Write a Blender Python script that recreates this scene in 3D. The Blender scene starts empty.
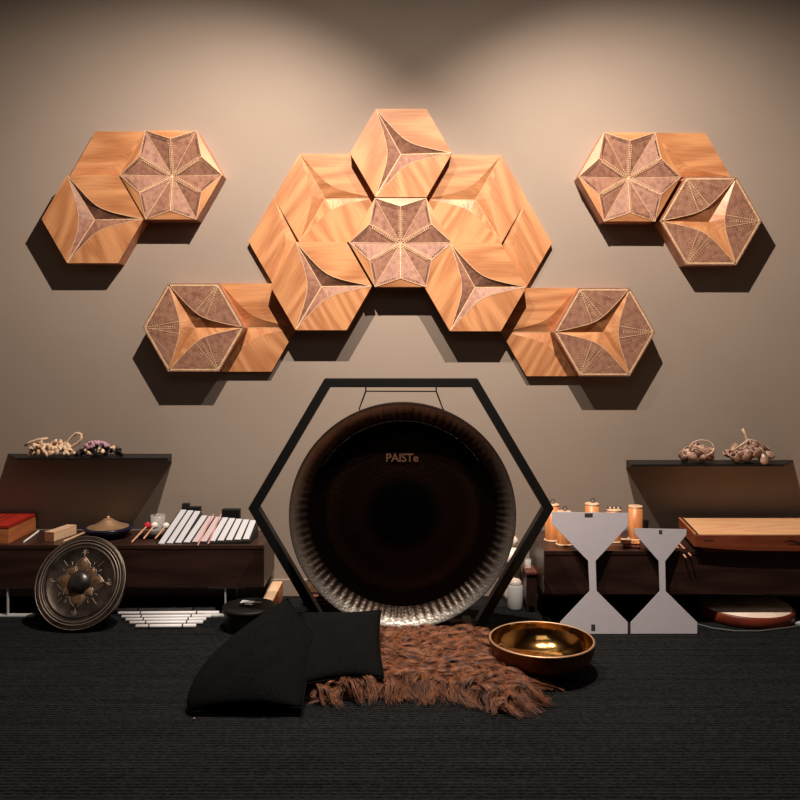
import bpy, bmesh, math, random
from mathutils import Vector, Matrix
random.seed(7)
C = bpy.context.scene.collection
PI = math.pi
F, HX, HY, CZ = 828.0, 400.0, 350.0, 1.236      # focal in px, principal column, horizon row, eye height
WY = 4.16                                        # wall distance
def P(px, py, Y): return Vector(((px-HX)/F*Y, Y, CZ-(py-HY)/F*Y))
def FL(px, py, z=0.0):                           # point on a horizontal surface of height z
    Y = (CZ-z)*F/(py-HY); return Vector(((px-HX)/F*Y, Y, z))

# ---------------------------------------------------------------- camera, light, exposure
cam = bpy.data.cameras.new('camera'); co = bpy.data.objects.new('camera', cam); C.objects.link(co)
co.location = (0, 0, CZ); co.rotation_euler = (PI/2, 0, 0)
cam.sensor_width = 36; cam.lens = F/800*36; cam.shift_y = -50/800; cam.clip_start = .05
bpy.context.scene.camera = co
w = bpy.data.worlds.new('room_dark'); bpy.context.scene.world = w; w.use_nodes = True
w.node_tree.nodes['Background'].inputs[0].default_value = (.5, .5, .55, 1)
w.node_tree.nodes['Background'].inputs[1].default_value = .02
vs = bpy.context.scene.view_settings
vs.view_transform = 'Standard'; vs.look = 'None'; vs.gamma = 1; vs.use_curve_mapping = False; vs.exposure = 0
def spot(name, loc, tgt, e, col, size, blend, rad):
    l = bpy.data.lights.new(name, 'SPOT'); l.energy = e; l.color = col; l.spot_size = math.radians(size)
    l.spot_blend = blend; l.shadow_soft_size = rad
    o = bpy.data.objects.new(name, l); C.objects.link(o); o.location = loc
    o.rotation_euler = (Vector(tgt)-Vector(loc)).to_track_quat('-Z', 'Y').to_euler()
    return o
WARM = (1, .86, .735)
spot('ceiling_spot', (-.30, 2.90, 3.13), (-1.82, 4.16, -.40), 345, WARM, 125.3, 1.0, .006)
spot('ceiling_spot', (.45, 2.90, 3.13), (1.92, 4.16, -.40), 345, WARM, 125.3, 1.0, .006)
spot('ceiling_spot_spill', (-.30, 2.90, 3.13), (-.74, 4.16, 1.76), 28.4, WARM, 131.6, 1.0, .006)
spot('ceiling_spot_spill', (.45, 2.90, 3.13), (.84, 4.16, 1.76), 28.4, WARM, 131.6, 1.0, .006)
al = bpy.data.lights.new('added_ambient_fill', 'AREA'); al.energy = 8; al.size = 1.6; al.color = (1, .9, .8)  # unseen fill added overhead near the camera to lift the dark floor
ao = bpy.data.objects.new('added_ambient_fill', al); C.objects.link(ao); ao.location = (0, .6, 3.1)

# ---------------------------------------------------------------- materials
def srgb(r, g, b):
    f = lambda c: (c/255/12.92) if c/255 <= .04045 else ((c/255+.055)/1.055)**2.4
    return (f(r), f(g), f(b), 1)
def base(name, col, rough=.6, metal=0, spec=None):
    m = bpy.data.materials.new(name); m.use_nodes = True
    b = m.node_tree.nodes['Principled BSDF']
    b.inputs['Base Color'].default_value = col; b.inputs['Roughness'].default_value = rough
    b.inputs['Metallic'].default_value = metal
    if spec is not None: b.inputs['Specular IOR Level'].default_value = spec
    return m, m.node_tree.nodes, m.node_tree.links, b
def coords(n, l, scale=(1, 1, 1), rot=(0, 0, 0), rnd=True):
    t = n.new('ShaderNodeTexCoord'); mp = n.new('ShaderNodeMapping')
    mp.inputs['Scale'].default_value = scale
    src = t.outputs['Object']
    if rnd:
        oi = n.new('ShaderNodeObjectInfo'); mu = n.new('ShaderNodeMath'); mu.operation = 'MULTIPLY'; mu.inputs[1].default_value = 9
        l.new(oi.outputs['Random'], mu.inputs[0]); ad = n.new('ShaderNodeVectorMath'); ad.operation = 'ADD'
        mr = n.new('ShaderNodeMapping'); mr.inputs['Rotation'].default_value = rot
        l.new(src, mr.inputs['Vector']); l.new(mr.outputs[0], ad.inputs[0]); l.new(mu.outputs[0], ad.inputs[1]); src = ad.outputs[0]
    else: mp.inputs['Rotation'].default_value = rot
    l.new(src, mp.inputs['Vector']); return mp.outputs[0]
def ramp(n, l, src, stops):
    r = n.new('ShaderNodeValToRGB'); e = r.color_ramp.elements
    while len(e) < len(stops): e.new(.5)
    for x, (p, c) in zip(e, stops): x.position = p; x.color = c
    l.new(src, r.inputs[0]); return r.outputs[0]
def bump(n, l, b, h, s=.3, d=.01):
    bp = n.new('ShaderNodeBump'); bp.inputs['Strength'].default_value = s; bp.inputs['Distance'].default_value = d
    l.new(h, bp.inputs['Height']); l.new(bp.outputs[0], b.inputs['Normal'])
def noise_mat(name, c1, c2, scale=20, rough=.6, metal=0, bs=0, stretch=(1, 1, 1), spec=None, lo=.35, hi=.65):
    m, n, l, b = base(name, c1, rough, metal, spec)
    v = coords(n, l, stretch); t = n.new('ShaderNodeTexNoise'); t.inputs['Scale'].default_value = scale; t.inputs['Detail'].default_value = 5
    l.new(v, t.inputs['Vector']); l.new(ramp(n, l, t.outputs['Fac'], [(lo, c1), (hi, c2)]), b.inputs['Base Color'])
    if bs: bump(n, l, b, t.outputs['Fac'], bs)
    return m
def wood(name, c1, c2, ang=0, axis='Y', rough=.42, k=1.0):
    m, n, l, b = base(name, c1, rough)
    rot = {'Y': (0, math.radians(ang), 0), 'Z': (0, 0, math.radians(ang))}[axis]
    sc = (1.3*k, 7*k, 9*k)
    v = coords(n, l, sc, rot)
    lo = n.new('ShaderNodeTexNoise'); lo.inputs['Scale'].default_value = .55; lo.inputs['Detail'].default_value = 1; l.new(v, lo.inputs['Vector'])
    f1 = n.new('ShaderNodeMath'); f1.operation = 'MULTIPLY'; f1.inputs[1].default_value = 48; l.new(lo.outputs['Fac'], f1.inputs[0])
    f2 = n.new('ShaderNodeMath'); f2.operation = 'SINE'; l.new(f1.outputs[0], f2.inputs[0])
    f3 = n.new('ShaderNodeMath'); f3.operation = 'MULTIPLY_ADD'; f3.inputs[1].default_value = .5; f3.inputs[2].default_value = .5; l.new(f2.outputs[0], f3.inputs[0])
    v2 = coords(n, l, (4*k, 60*k, 90*k), rot); t = n.new('ShaderNodeTexNoise'); t.inputs['Scale'].default_value = 2; t.inputs['Detail'].default_value = 4
    l.new(v2, t.inputs['Vector'])
    mx = n.new('ShaderNodeMix'); mx.inputs[0].default_value = .66
    l.new(f3.outputs[0], mx.inputs[2]); l.new(t.outputs['Fac'], mx.inputs[3])
    l.new(ramp(n, l, mx.outputs[0], [(.1, c2), (.72, c1)]), b.inputs['Base Color'])
    bump(n, l, b, t.outputs['Fac'], .12, .002)
    return m
OAK1, OAK2 = srgb(204, 145, 99), srgb(150, 90, 52)
oak = {a: wood('oak_grain_%s' % nm, OAK1, OAK2, a) for a, nm in ((0, 'level'), (60, 'rising'), (-60, 'falling'))}
oak_side = wood('oak_edge', srgb(190, 125, 88), srgb(150, 90, 60), 0)
inlay_m = noise_mat('pale_inlay', srgb(222, 188, 150), srgb(200, 158, 120), 60)
def perf_mat():
    m, n, l, b = base('perforated_oak', srgb(180, 120, 90), .6)
    v = coords(n, l, (1, 1, 1), (0, 0, 0), False)
    sx = n.new('ShaderNodeSeparateXYZ'); l.new(v, sx.inputs[0])
    def M(op, a, c):
        q = n.new('ShaderNodeMath'); q.operation = op
        for i, s in enumerate((a, c)):
            if s is None: continue
            if isinstance(s, (int, float)): q.inputs[i].default_value = s
            else: l.new(s, q.inputs[i])
        return q.outputs[0]
    k = 2*PI/.0085
    a = M('SINE', M('MULTIPLY', sx.outputs[0], k), None); c = M('SINE', M('MULTIPLY', sx.outputs[2], k), None)
    s = M('MULTIPLY', a, c); s = M('ADD', M('MULTIPLY', s, .5), .5)
    t = n.new('ShaderNodeTexNoise'); t.inputs['Scale'].default_value = 45; l.new(v, t.inputs['Vector'])
    s = M('MULTIPLY', s, t.outputs['Fac'])
    l.new(ramp(n, l, s, [(.1, srgb(104, 62, 48)), (.42, srgb(176, 130, 106))]), b.inputs['Base Color'])
    bump(n, l, b, s, .25, .003)
    return m
perf = perf_mat()
def wall_mat():
    m, n, l, b = base('taupe_plaster', srgb(150, 139, 123), .85, 0, .2)
    v = coords(n, l, rnd=False); t = n.new('ShaderNodeTexNoise'); t.inputs['Scale'].default_value = 1.5; t.inputs['Detail'].default_value = 8
    l.new(v, t.inputs['Vector']); l.new(ramp(n, l, t.outputs['Fac'], [(.3, srgb(151, 136, 124)), (.7, srgb(157, 142, 130))]), b.inputs['Base Color'])
    t2 = n.new('ShaderNodeTexNoise'); t2.inputs['Scale'].default_value = 180; l.new(v, t2.inputs['Vector']); bump(n, l, b, t2.outputs['Fac'], .08, .002)
    return m
def rug_mat():
    m, n, l, b = base('black_woven_rug', (.02, .02, .02, 1), .95, 0, .08)
    v = coords(n, l, (1, 1, 1), rnd=False)
    d = n.new('ShaderNodeTexNoise'); d.inputs['Scale'].default_value = 6; d.inputs['Detail'].default_value = 4; l.new(v, d.inputs['Vector'])
    wv = n.new('ShaderNodeTexWave'); wv.bands_direction = 'Y'; wv.inputs['Scale'].default_value = 18
    wv.inputs['Distortion'].default_value = 1.6; wv.inputs['Detail'].default_value = 3; wv.inputs['Detail Scale'].default_value = 6; l.new(v, wv.inputs['Vector'])
    v2 = coords(n, l, (70, 120, 1), rnd=False); vo = n.new('ShaderNodeTexVoronoi'); vo.inputs['Scale'].default_value = 1; l.new(v2, vo.inputs['Vector'])
    v3 = coords(n, l, (1.2, 22, 1), rnd=False); st = n.new('ShaderNodeTexNoise'); st.inputs['Scale'].default_value = 1.5; st.inputs['Detail'].default_value = 6; l.new(v3, st.inputs['Vector'])
    a = n.new('ShaderNodeMix'); a.inputs[0].default_value = .55; l.new(wv.outputs['Fac'], a.inputs[2]); l.new(vo.outputs['Distance'], a.inputs[3])
    c = n.new('ShaderNodeMix'); c.inputs[0].default_value = .4; l.new(a.outputs[0], c.inputs[2]); l.new(st.outputs['Fac'], c.inputs[3])
    l.new(ramp(n, l, c.outputs[0], [(.28, srgb(5, 5, 6)), (.72, srgb(38, 39, 40))]), b.inputs['Base Color'])
    bump(n, l, b, a.outputs[0], .8, .008)
    return m
M = dict(
    wall=wall_mat(), rug=rug_mat(),
    dark=base('dark_ceiling_paint', srgb(60, 55, 50), .9)[0],
    black=base('matt_black_metal', (.008, .0075, .0075, 1), .5, 0, .25)[0],
    shelf=base('black_shelf_steel', (.008, .008, .008, 1), .5, 0, .3)[0],
    blackplastic=base('black_plastic', (.008, .008, .008, 1), .45)[0],
    cloth=noise_mat('black_linen', (.0035, .0035, .0035, 1), (.007, .007, .007, 1), 160, .95, bs=.3, spec=.06),
    bench=wood('dark_walnut', srgb(62, 40, 33), srgb(34, 20, 17), 0, rough=.35),
    chrome=base('satin_grey_steel', (.6, .6, .6, 1), .4, .2)[0],
    plate=noise_mat('brushed_aluminium', srgb(186, 180, 187), srgb(179, 173, 180), 30, .5, .1, stretch=(1, 1, 12)),
    slot=base('dark_slot', (.02, .015, .012, 1), .8)[0],
    gold=noise_mat('polished_bronze_bowl', (.80, .47, .16, 1), (.62, .31, .09, 1), 9, .13, 1, bs=.25),
    bowlout=noise_mat('aged_bronze_bowl', (.22, .095, .035, 1), (.12, .05, .02, 1), 9, .38, 1),
    brass=noise_mat('warm_brass', (.72, .46, .28, 1), (.6, .36, .2, 1), 25, .45, .75),
    navy=base('midnight_blue_enamel', (.012, .014, .035, 1), .25)[0],
    bamboo=wood('bamboo', srgb(225, 150, 90), srgb(190, 110, 60), 90, rough=.4, k=2),
    palewood=wood('pale_maple', srgb(235, 200, 165), srgb(210, 168, 132), 90, 'Z', k=2),
    endwood=wood('maple_end_grain', srgb(176, 116, 84), srgb(140, 88, 60), 0, k=3),
    redwood=wood('red_stained_wood', srgb(185, 48, 30), srgb(140, 28, 20), 90, 'Z', k=2),
    orangewood=wood('orange_cherry', srgb(196, 120, 72), srgb(160, 88, 48), 90, 'Z', k=2),
    spruce=wood('spruce_soundboard', srgb(238, 186, 140), srgb(215, 155, 108), 0, k=1.5),
    cherry=wood('cherry_side', srgb(150, 76, 48), srgb(118, 54, 34), 0, k=1.5),
    white=base('white_enamel_bar', srgb(205, 206, 212), .35)[0],
    pinkreflection=base('white_bar_pink_reflection', srgb(202, 182, 184), .35)[0],  # white bars tinted pink, a reflection put into the colour
    tube=base('white_aluminium_tube', srgb(240, 238, 240), .45)[0],
    redfelt=base('crimson_felt', srgb(200, 28, 60), .8)[0],
    whitefelt=base('white_felt', srgb(240, 236, 228), .85)[0],
    stick=wood('mallet_stick', srgb(225, 170, 140), srgb(200, 140, 110), 90, 'Z', k=4),
    pinkstick=base('pink_lacquer_stick', srgb(190, 140, 132), .4)[0],
    seed=noise_mat('cream_seed_shell', srgb(238, 210, 180), srgb(205, 165, 130), 60, .45),
    cord=base('tan_cord', srgb(205, 170, 130), .8)[0],
    purple=noise_mat('plum_seed', srgb(70, 35, 50), srgb(40, 18, 26), 60, .3),
    pink=noise_mat('mauve_seed', srgb(205, 165, 175), srgb(150, 105, 125), 60, .4),
    speck=base('black_glossy_seed', (.01, .01, .012, 1), .12)[0],
    nut=noise_mat('brown_nut_shell', srgb(206, 168, 146), srgb(88, 58, 50), 30, .35),
    twine=base('pale_twine', srgb(214, 186, 160), .7)[0],
    skin=noise_mat('goat_skin', srgb(245, 228, 210), srgb(232, 208, 188), 10, .6),
    hoop=wood('red_hoop', srgb(130, 52, 32), srgb(85, 30, 20), 0, k=2),
    ceramic=base('white_ceramic', srgb(238, 222, 208), .3)[0],
    frost=base('frosted_white_glass', srgb(215, 215, 215), .3)[0],
    cordblack=base('black_cord', (.02, .012, .01, 1), .7)[0],
    logo=base('brown_lettering', srgb(96, 62, 42), .8)[0],
    whiteprint=base('white_print', srgb(225, 225, 225), .6)[0],
    darkprint=base('dark_engraving', srgb(50, 25, 18), .7)[0],
    cable=base('grey_cable', (.12, .12, .12, 1), .4)[0],
    patina=base('black_patina', (.012, .008, .006, 1), .5, .6)[0],
    zip=base('metal_zip', (.7, .7, .72, 1), .25, 1)[0],
)
def glass_mat():
    m, n, l, b = base('clear_glass', (.9, .88, .85, 1), .05); b.inputs['Alpha'].default_value = .22; return m
M['glass'] = glass_mat()

# ---------------------------------------------------------------- mesh helpers
def obj(name, bm, mat, parent=None, smooth=False, loc=None, bevel=0):
    me = bpy.data.meshes.new(name)
    if isinstance(bm, tuple): me.from_pydata(*bm)
    else: bm.to_mesh(me); bm.free()
    for m_ in (mat if isinstance(mat, list) else [mat]): me.materials.append(m_)
    if smooth:
        for p in me.polygons: p.use_smooth = True
    o = bpy.data.objects.new(name, me); C.objects.link(o)
    if parent: o.parent = parent
    if loc is not None: o.location = loc
    if bevel:
        md = o.modifiers.new('bevel', 'BEVEL'); md.width = bevel; md.segments = 2; md.limit_method = 'ANGLE'
    return o
def tag(o, label, cat, group=None):
    o['label'] = label; o['category'] = cat
    if group: o['group'] = group
    return o
def thing(name, label, cat, loc=(0, 0, 0), rot=(0, 0, 0), group=None):
    o = bpy.data.objects.new(name, None); C.objects.link(o); o.location = loc; o.rotation_euler = rot; o.empty_display_size = .1
    return tag(o, label, cat, group)
def struct(name, bm, mat):
    o = obj(name, bm, mat); o['kind'] = 'structure'; return o
def bx(x0, x1, y0, y1, z0, z1, bm=None, mtx=None):
    bm = bm or bmesh.new()
    r = bmesh.ops.create_cube(bm, size=1)
    T = Matrix.Translation(((x0+x1)/2, (y0+y1)/2, (z0+z1)/2)) @ Matrix.Diagonal((x1-x0, y1-y0, z1-z0, 1))
    if mtx: T = mtx @ T
    bmesh.ops.transform(bm, matrix=T, verts=r['verts']); return bm
def lathe(prof, seg=48, bm=None, mtx=None, closed=False):
    bm = bm or bmesh.new(); rings = []
    for r, z in prof:
        if r < 1e-6: rings.append([bm.verts.new((0, 0, z))])
        else: rings.append([bm.verts.new((r*math.cos(2*PI*i/seg), r*math.sin(2*PI*i/seg), z)) for i in range(seg)])
    for a, b in zip(rings, rings[1:]):
        for i in range(seg):
            j = (i+1) % seg
            q = [a[0]] if len(a) == 1 else [a[i], a[j]]
            q2 = [b[0]] if len(b) == 1 else [b[j], b[i]]
            f = q+q2
            if len(f) > 2: bm.faces.new(f)
    if mtx: bmesh.ops.transform(bm, matrix=mtx, verts=[v for r in rings for v in r])
    bmesh.ops.recalc_face_normals(bm, faces=bm.faces[:])
    return bm
def tube(pts, r, bm=None, seg=8, taper=None):
    bm = bm or bmesh.new(); pts = [Vector(p) for p in pts]; rings = []
    up = None
    for i, p in enumerate(pts):
        d = (pts[min(i+1, len(pts)-1)]-pts[max(i-1, 0)]).normalized()
        if up is None: up = d.orthogonal()
        up = (up-d*up.dot(d)).normalized(); s = d.cross(up)
        rr = r if taper is None else r*taper[i]
        rings.append([bm.verts.new(p+(up*math.cos(2*PI*k/seg)+s*math.sin(2*PI*k/seg))*rr) for k in range(seg)])
    for a, b in zip(rings, rings[1:]):
        for k in range(seg): bm.faces.new([a[k], a[(k+1) % seg], b[(k+1) % seg], b[k]])
    bm.faces.new(rings[0][::-1]); bm.faces.new(rings[-1])
    bmesh.ops.recalc_face_normals(bm, faces=bm.faces[:])
    return bm
def ball(c, r, bm=None, sc=(1, 1, 1), rot=None, sub=2):
    bm = bm or bmesh.new(); q = bmesh.ops.create_icosphere(bm, subdivisions=sub, radius=r)
    T = Matrix.Translation(c) @ (rot or Matrix.Identity(4)) @ Matrix.Diagonal((*sc, 1))
    bmesh.ops.transform(bm, matrix=T, verts=q['verts']); return bm
def prism(poly, n, th, bm=None):
    """polygon of 3D points extruded by th along n"""
    bm = bm or bmesh.new(); a = [bm.verts.new(p) for p in poly]; b = [bm.verts.new(Vector(p)+Vector(n)*th) for p in poly]
    bm.faces.new(a); bm.faces.new(b[::-1])
    for i in range(len(a)):
        j = (i+1) % len(a); bm.faces.new([a[i], b[i], b[j], a[j]])
    bmesh.ops.recalc_face_normals(bm, faces=bm.faces[:]); return bm

# ---------------------------------------------------------------- room shell
RX, RB, RH = 3.0, -1.6, 3.22
struct('floor', bx(-RX, RX, RB, WY, -.05, 0), M['rug'])
struct('wall_back', bx(-RX, RX, WY, WY+.1, -.05, RH), M['wall'])
struct('wall_left', bx(-RX-.1, -RX, RB, WY, -.05, RH), M['wall'])
struct('wall_right', bx(RX, RX+.1, RB, WY, -.05, RH), M['wall'])
struct('wall_front', bx(-RX, RX, RB-.1, RB, -.05, RH), M['dark'])
struct('ceiling', bx(-RX, RX, RB, WY, RH, RH+.1), M['dark'])
o = struct('baseboard_back', bx(-RX, RX, WY-.014, WY, 0, .088), M['wall'])
md = o.modifiers.new('bevel', 'BEVEL'); md.width = .004; md.segments = 2

# ---------------------------------------------------------------- wall panels
def V(a, R): return Vector((R*math.cos(math.radians(a)), 0, R*math.sin(math.radians(a))))
def strip(bm, a, b, wdt, lift=.0012):
    d = (b-a).normalized(); s = d.cross(Vector((0, 1, 0))).normalized()*wdt/2; up = Vector((0, -lift, 0))
    vs_ = [bm.verts.new(p) for p in (a+s+up, b+s+up, b-s+up, a-s+up)]
    bm.faces.new(vs_)
def dots(bm, a, b, step=.0105, r=.0034, off=.006, lift=.0025):
    d = b-a; L = d.length; d.normalize(); s = d.cross(Vector((0, 1, 0))).normalized()
    k = int(L/step)
    for i in range(2, k-1):
        for sg in (-1, 1):
            p = a+d*(i*step)+s*sg*off+Vector((0, -lift, 0))
            vs_ = [bm.verts.new(p+Vector((r*math.cos(q), 0, r*math.sin(q)))) for q in (0, PI/2, PI, 3*PI/2)]
            bm.faces.new(vs_)
def shell(poly, t, parent):
    """edge band and back of a tile (poly in the wall plane), open towards the relief"""
    bm = bmesh.new(); a = [bm.verts.new((p.x, 0, p.z)) for p in poly]; b = [bm.verts.new((p.x, -t, p.z)) for p in poly]
    bm.faces.new(a)
    for i in range(len(a)):
        j = (i+1) % len(a); bm.faces.new([a[i], b[i], b[j], a[j]])
    bmesh.ops.recalc_face_normals(bm, faces=bm.faces[:])
    return obj('backing_block', bm, oak_side, parent)
def tri_tile(px, py, high, style, label, panels=(60, 180, 300), mir=1, Rpx=51.0):
    t, pit = (.10, .032) if high else (.029, .024)
    Y = WY-t; R = Rpx/F*Y-.0003
    c = P(px, py, Y)
    root = thing('hexagon_panel' if len(panels) == 3 else 'folded_panel', label, 'wall panel', (c.x, WY, c.z), group='oak relief panels on the wall')
    mf = lambda v: Vector((v.x*mir, v.y, v.z))
    # outline
    if len(panels) == 3: poly = [V(a, R) for a in range(0, 360, 60)]
    elif len(panels) == 2: poly = [Vector((0, 0, 0)), V(120, R), V(60, R), V(0, R), V(300, R), V(240, R)]
    else: b_ = panels[0]; poly = [Vector((0, 0, 0)), V(b_+60, R), V(b_, R), V(b_-60, R)]
    shell([mf(p) for p in poly], t-.0005, root)
    inl = bmesh.new(); F3 = Vector((0, -t, 0)); N = 14
    Cc = Vector((0, -(t-pit), 0))
    for b_ in panels:
        v0, v1, vb = V(b_-60, R)+F3, V(b_+60, R)+F3, V(b_, R)+F3
        cur = []
        for i in range(N+1):
            s = i/N; k = 1-s; p = (v0*k*k+v1*s*s+V(b_, R*.20)*(6.6*k*s))/(k*k+s*s+6.6*k*s); p.y = -t; cur.append(p)
        bm = bmesh.new(); vs_ = [bm.verts.new(mf(p)) for p in cur]; vv = bm.verts.new(mf(vb))
        for i in range(N): bm.faces.new([vs_[i], vs_[i+1], vv])
        bmesh.ops.recalc_face_normals(bm, faces=bm.faces[:])
        if bm.faces[0].normal.y > 0: bmesh.ops.reverse_faces(bm, faces=bm.faces[:])
        ga = {60: 0, 180: 60, 300: -60}[b_]*mir
        obj('perforated_panel' if style == 'outer' else 'flat_panel', bm, perf if style == 'outer' else oak[ga], root)
        # facet that falls from the curve to the sunken centre
        bm = bmesh.new(); top = [bm.verts.new(mf(p)) for p in cur]; low = []
        for i in range(N+1):
            s = i/N
            q = v0.lerp(Cc, s*2) if s <= .5 else Cc.lerp(v1, s*2-1)
            low.append(bm.verts.new(mf(q)))
        for i in range(N):
            try: bm.faces.new([top[i], top[i+1], low[i+1], low[i]])
            except ValueError: pass
        bmesh.ops.remove_doubles(bm, verts=bm.verts[:], dist=1e-5)
        bmesh.ops.recalc_face_normals(bm, faces=bm.faces[:])
        if sum((f.normal.y for f in bm.faces)) > 0: bmesh.ops.reverse_faces(bm, faces=bm.faces[:])
        obj('perforated_facet' if style == 'star' else 'sunken_facet', bm, perf if style == 'star' else oak[ga], root)
        mid = cur[N//2]
        if style == 'outer':
            e = .0055
            for p, q in ((v0, vb), (vb, v1)):
                pi_, qi = p*(1-e/R*2), q*(1-e/R*2); pi_.y = qi.y = -t
                strip(inl, mf(pi_), mf(qi), .008)
            for i in range(N): strip(inl, mf(cur[i]), mf(cur[i+1]), .003)
            for sgn in (-.22, .22):
                tgt = cur[N//2+(1 if sgn > 0 else -1)*2]
                strip(inl, mf(Vector((vb.x*.96, vb.y, vb.z*.96))), mf(tgt), .0026, .0022)
            dots(inl, mf(vb), mf(mid), off=.004)
            for ci in (1, 3, 4, 5, 9, 10, 11, 13): dots(inl, mf(vb), mf(cur[ci]), step=.0125, r=.0017, off=.0012)
        if style == 'star':
            for i in range(N): strip(inl, mf(cur[i]), mf(cur[i+1]), .0025)
    if style == 'star':
        for a in (0, 120, 240):
            strip(inl, mf(V(a, R)*.985+F3), mf(Cc), .0045, .002)
    if style == 'plain':
        arms = {a for b_ in panels for a in (b_-60, b_+60)}
        for a in {x % 360 for x in arms}: strip(inl, mf(V(a, R)*.985+F3), mf(Cc), .002, .002)
    obj('inlay_line', inl, inlay_m, root)
    return root
def flower_tile(px, py, label):
    t = .10; Y = WY-t; R = 51.3/F*Y-.0003; c = P(px, py, Y)
    root = thing('hexagon_panel', label, 'wall panel', (c.x, WY, c.z), group='oak relief panels on the wall')
    shell([V(a, R) for a in range(0, 360, 60)], t-.0005, root)
    Cc = Vector((0, -(t-.030), 0)); f3 = Vector((0, -t, 0)); inl = bmesh.new()
    for k in range(6):
        a, b = V(60*k, R)+f3, V(60*k+60, R)+f3; nn = V(60*k+30, R*.70)+Vector((0, -(t+.010), 0))
        for tri, nm, mm in (((Cc, a, nn), 'perforated_petal', perf), ((Cc, nn, b), 'perforated_petal', perf), ((a, b, nn), 'edge_wedge', oak[(0, 60, -60)[(k+2) % 3]])):
            bm = bmesh.new(); f = bm.faces.new([bm.verts.new(p) for p in tri]); f.normal_update()
            if f.normal.y > 0: f.normal_flip()
            obj(nm, bm, mm, root)
        strip(inl, Cc, nn, .0035, .002); dots(inl, Cc, nn, off=.007, lift=.005)
        strip(inl, a.lerp(Cc, .02), Cc, .0022, .002)
        for p, q in ((a, nn), (nn, b)):
            strip(inl, p, q, .0025, .002)
            pi_, qi = p.lerp(Cc, .06), q.lerp(Cc, .06); dots(inl, pi_, qi, off=.0, lift=.006)
    obj('inlay_line', inl, inlay_m, root)
    return root
tri_tile(92.5, 219, True, 'star', 'oak hexagon panel with perforated three-armed star, lowest of the upper left trio')
flower_tile(171, 175, 'oak hexagon panel with perforated six-petal flower in the upper left trio')
tri_tile(121, 175.5, False, 'plain', 'plain oak rhombus panel in the upper left trio, left of the flower panel', panels=(60,), mir=-1)
tri_tile(193.5, 327.5, True, 'outer', 'oak hexagon panel with smooth star in perforated field, outer one of the lower left pair')
tri_tile(246, 327.5, False, 'plain', 'plain oak chevron panel in the lower left pair, between perforated hexagon and central cluster', panels=(60, 300))
tri_tile(401, 153, True, 'star', 'topmost oak hexagon panel of the central cluster with perforated three-armed star')
flower_tile(400.5, 242.5, 'oak hexagon panel with perforated six-petal flower at the heart of the central cluster')
tri_tile(321, 286, True, 'star', 'oak hexagon panel with perforated star, bottom left of the central cluster')
tri_tile(475.5, 287, True, 'star', 'oak hexagon panel with perforated star, bottom right of the central cluster')
tri_tile(325, 198, False, 'plain', 'plain oak hexagon panel with smooth star, upper left of the central cluster')
tri_tile(299.3, 241.5, False, 'plain', 'plain oak rhombus panel at the left outer edge of the central cluster', panels=(180,))
tri_tile(476, 199, False, 'plain', 'plain oak hexagon panel with smooth star, upper right of the central cluster', mir=-1)
tri_tile(501, 243, False, 'plain', 'plain oak rhombus panel at the right outer edge of the central cluster', panels=(180,), mir=-1)
tri_tile(604.5, 332, True, 'outer', 'oak hexagon panel with smooth star in perforated field, outer one of the lower right pair', mir=-1)
tri_tile(552, 332, False, 'plain', 'plain oak chevron panel in the lower right pair, between perforated hexagon and central cluster', panels=(60, 300), mir=-1)
flower_tile(629.5, 177, 'oak hexagon panel with perforated six-petal flower in the upper right trio')
tri_tile(680, 177, False, 'plain', 'plain oak rhombus panel in the upper right trio, right of the flower panel', panels=(60,))
tri_tile(711, 221, True, 'outer', 'oak hexagon panel with smooth star in perforated field, lowest of the upper right trio', mir=-1)

# ---------------------------------------------------------------- wall shelves
def shelf(label, xa_back, xa_front, xb_back, xb_front, z):
    """a = end nearest the gong, b = far end"""
    s = -1 if xa_back < 0 else 1; D = .165; yf = WY-D; cx = (xa_back+xb_back)/2
    root = thing('floating_shelf', label, 'shelf', (cx, WY, z), group='black steel wall shelves')
    poly = [Vector((xa_back-cx, 0, 0)), Vector((xb_back-cx, 0, 0)), Vector((xb_front-cx, -D, 0)), Vector((xa_front-cx, -D, 0))]
    obj('shelf_board', prism(poly, (0, 0, 1), -.006), M['shelf'], root)
    a, b = sorted((xa_front-cx, xb_front-cx))
    obj('front_lip', bx(a, b, -D-.002, -D+.002, -.0085, -.0061), M['shelf'], root)
    e0, e1 = Vector((xa_back-cx, 0, 0)), Vector((xa_front-cx, -D, 0))
    obj('end_gusset', prism([e0, e0+Vector((0, 0, -.045)), e1+Vector((0, 0, -.0085)), e1], (-s, 0, 0), .004), M['shelf'], root)
    return root
k = WY/F; kf = (WY-.165)/F
shelf('black steel wall shelf on the left carrying the seed rattles', (171-400)*k, (167-400)*kf, (8-400)*k, (17-400)*kf, .715)
shelf('black steel wall shelf on the right carrying the nut shell rattles', (627-400)*k, (632-400)*kf, (793-400)*k, (784-400)*kf, .684)

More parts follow.
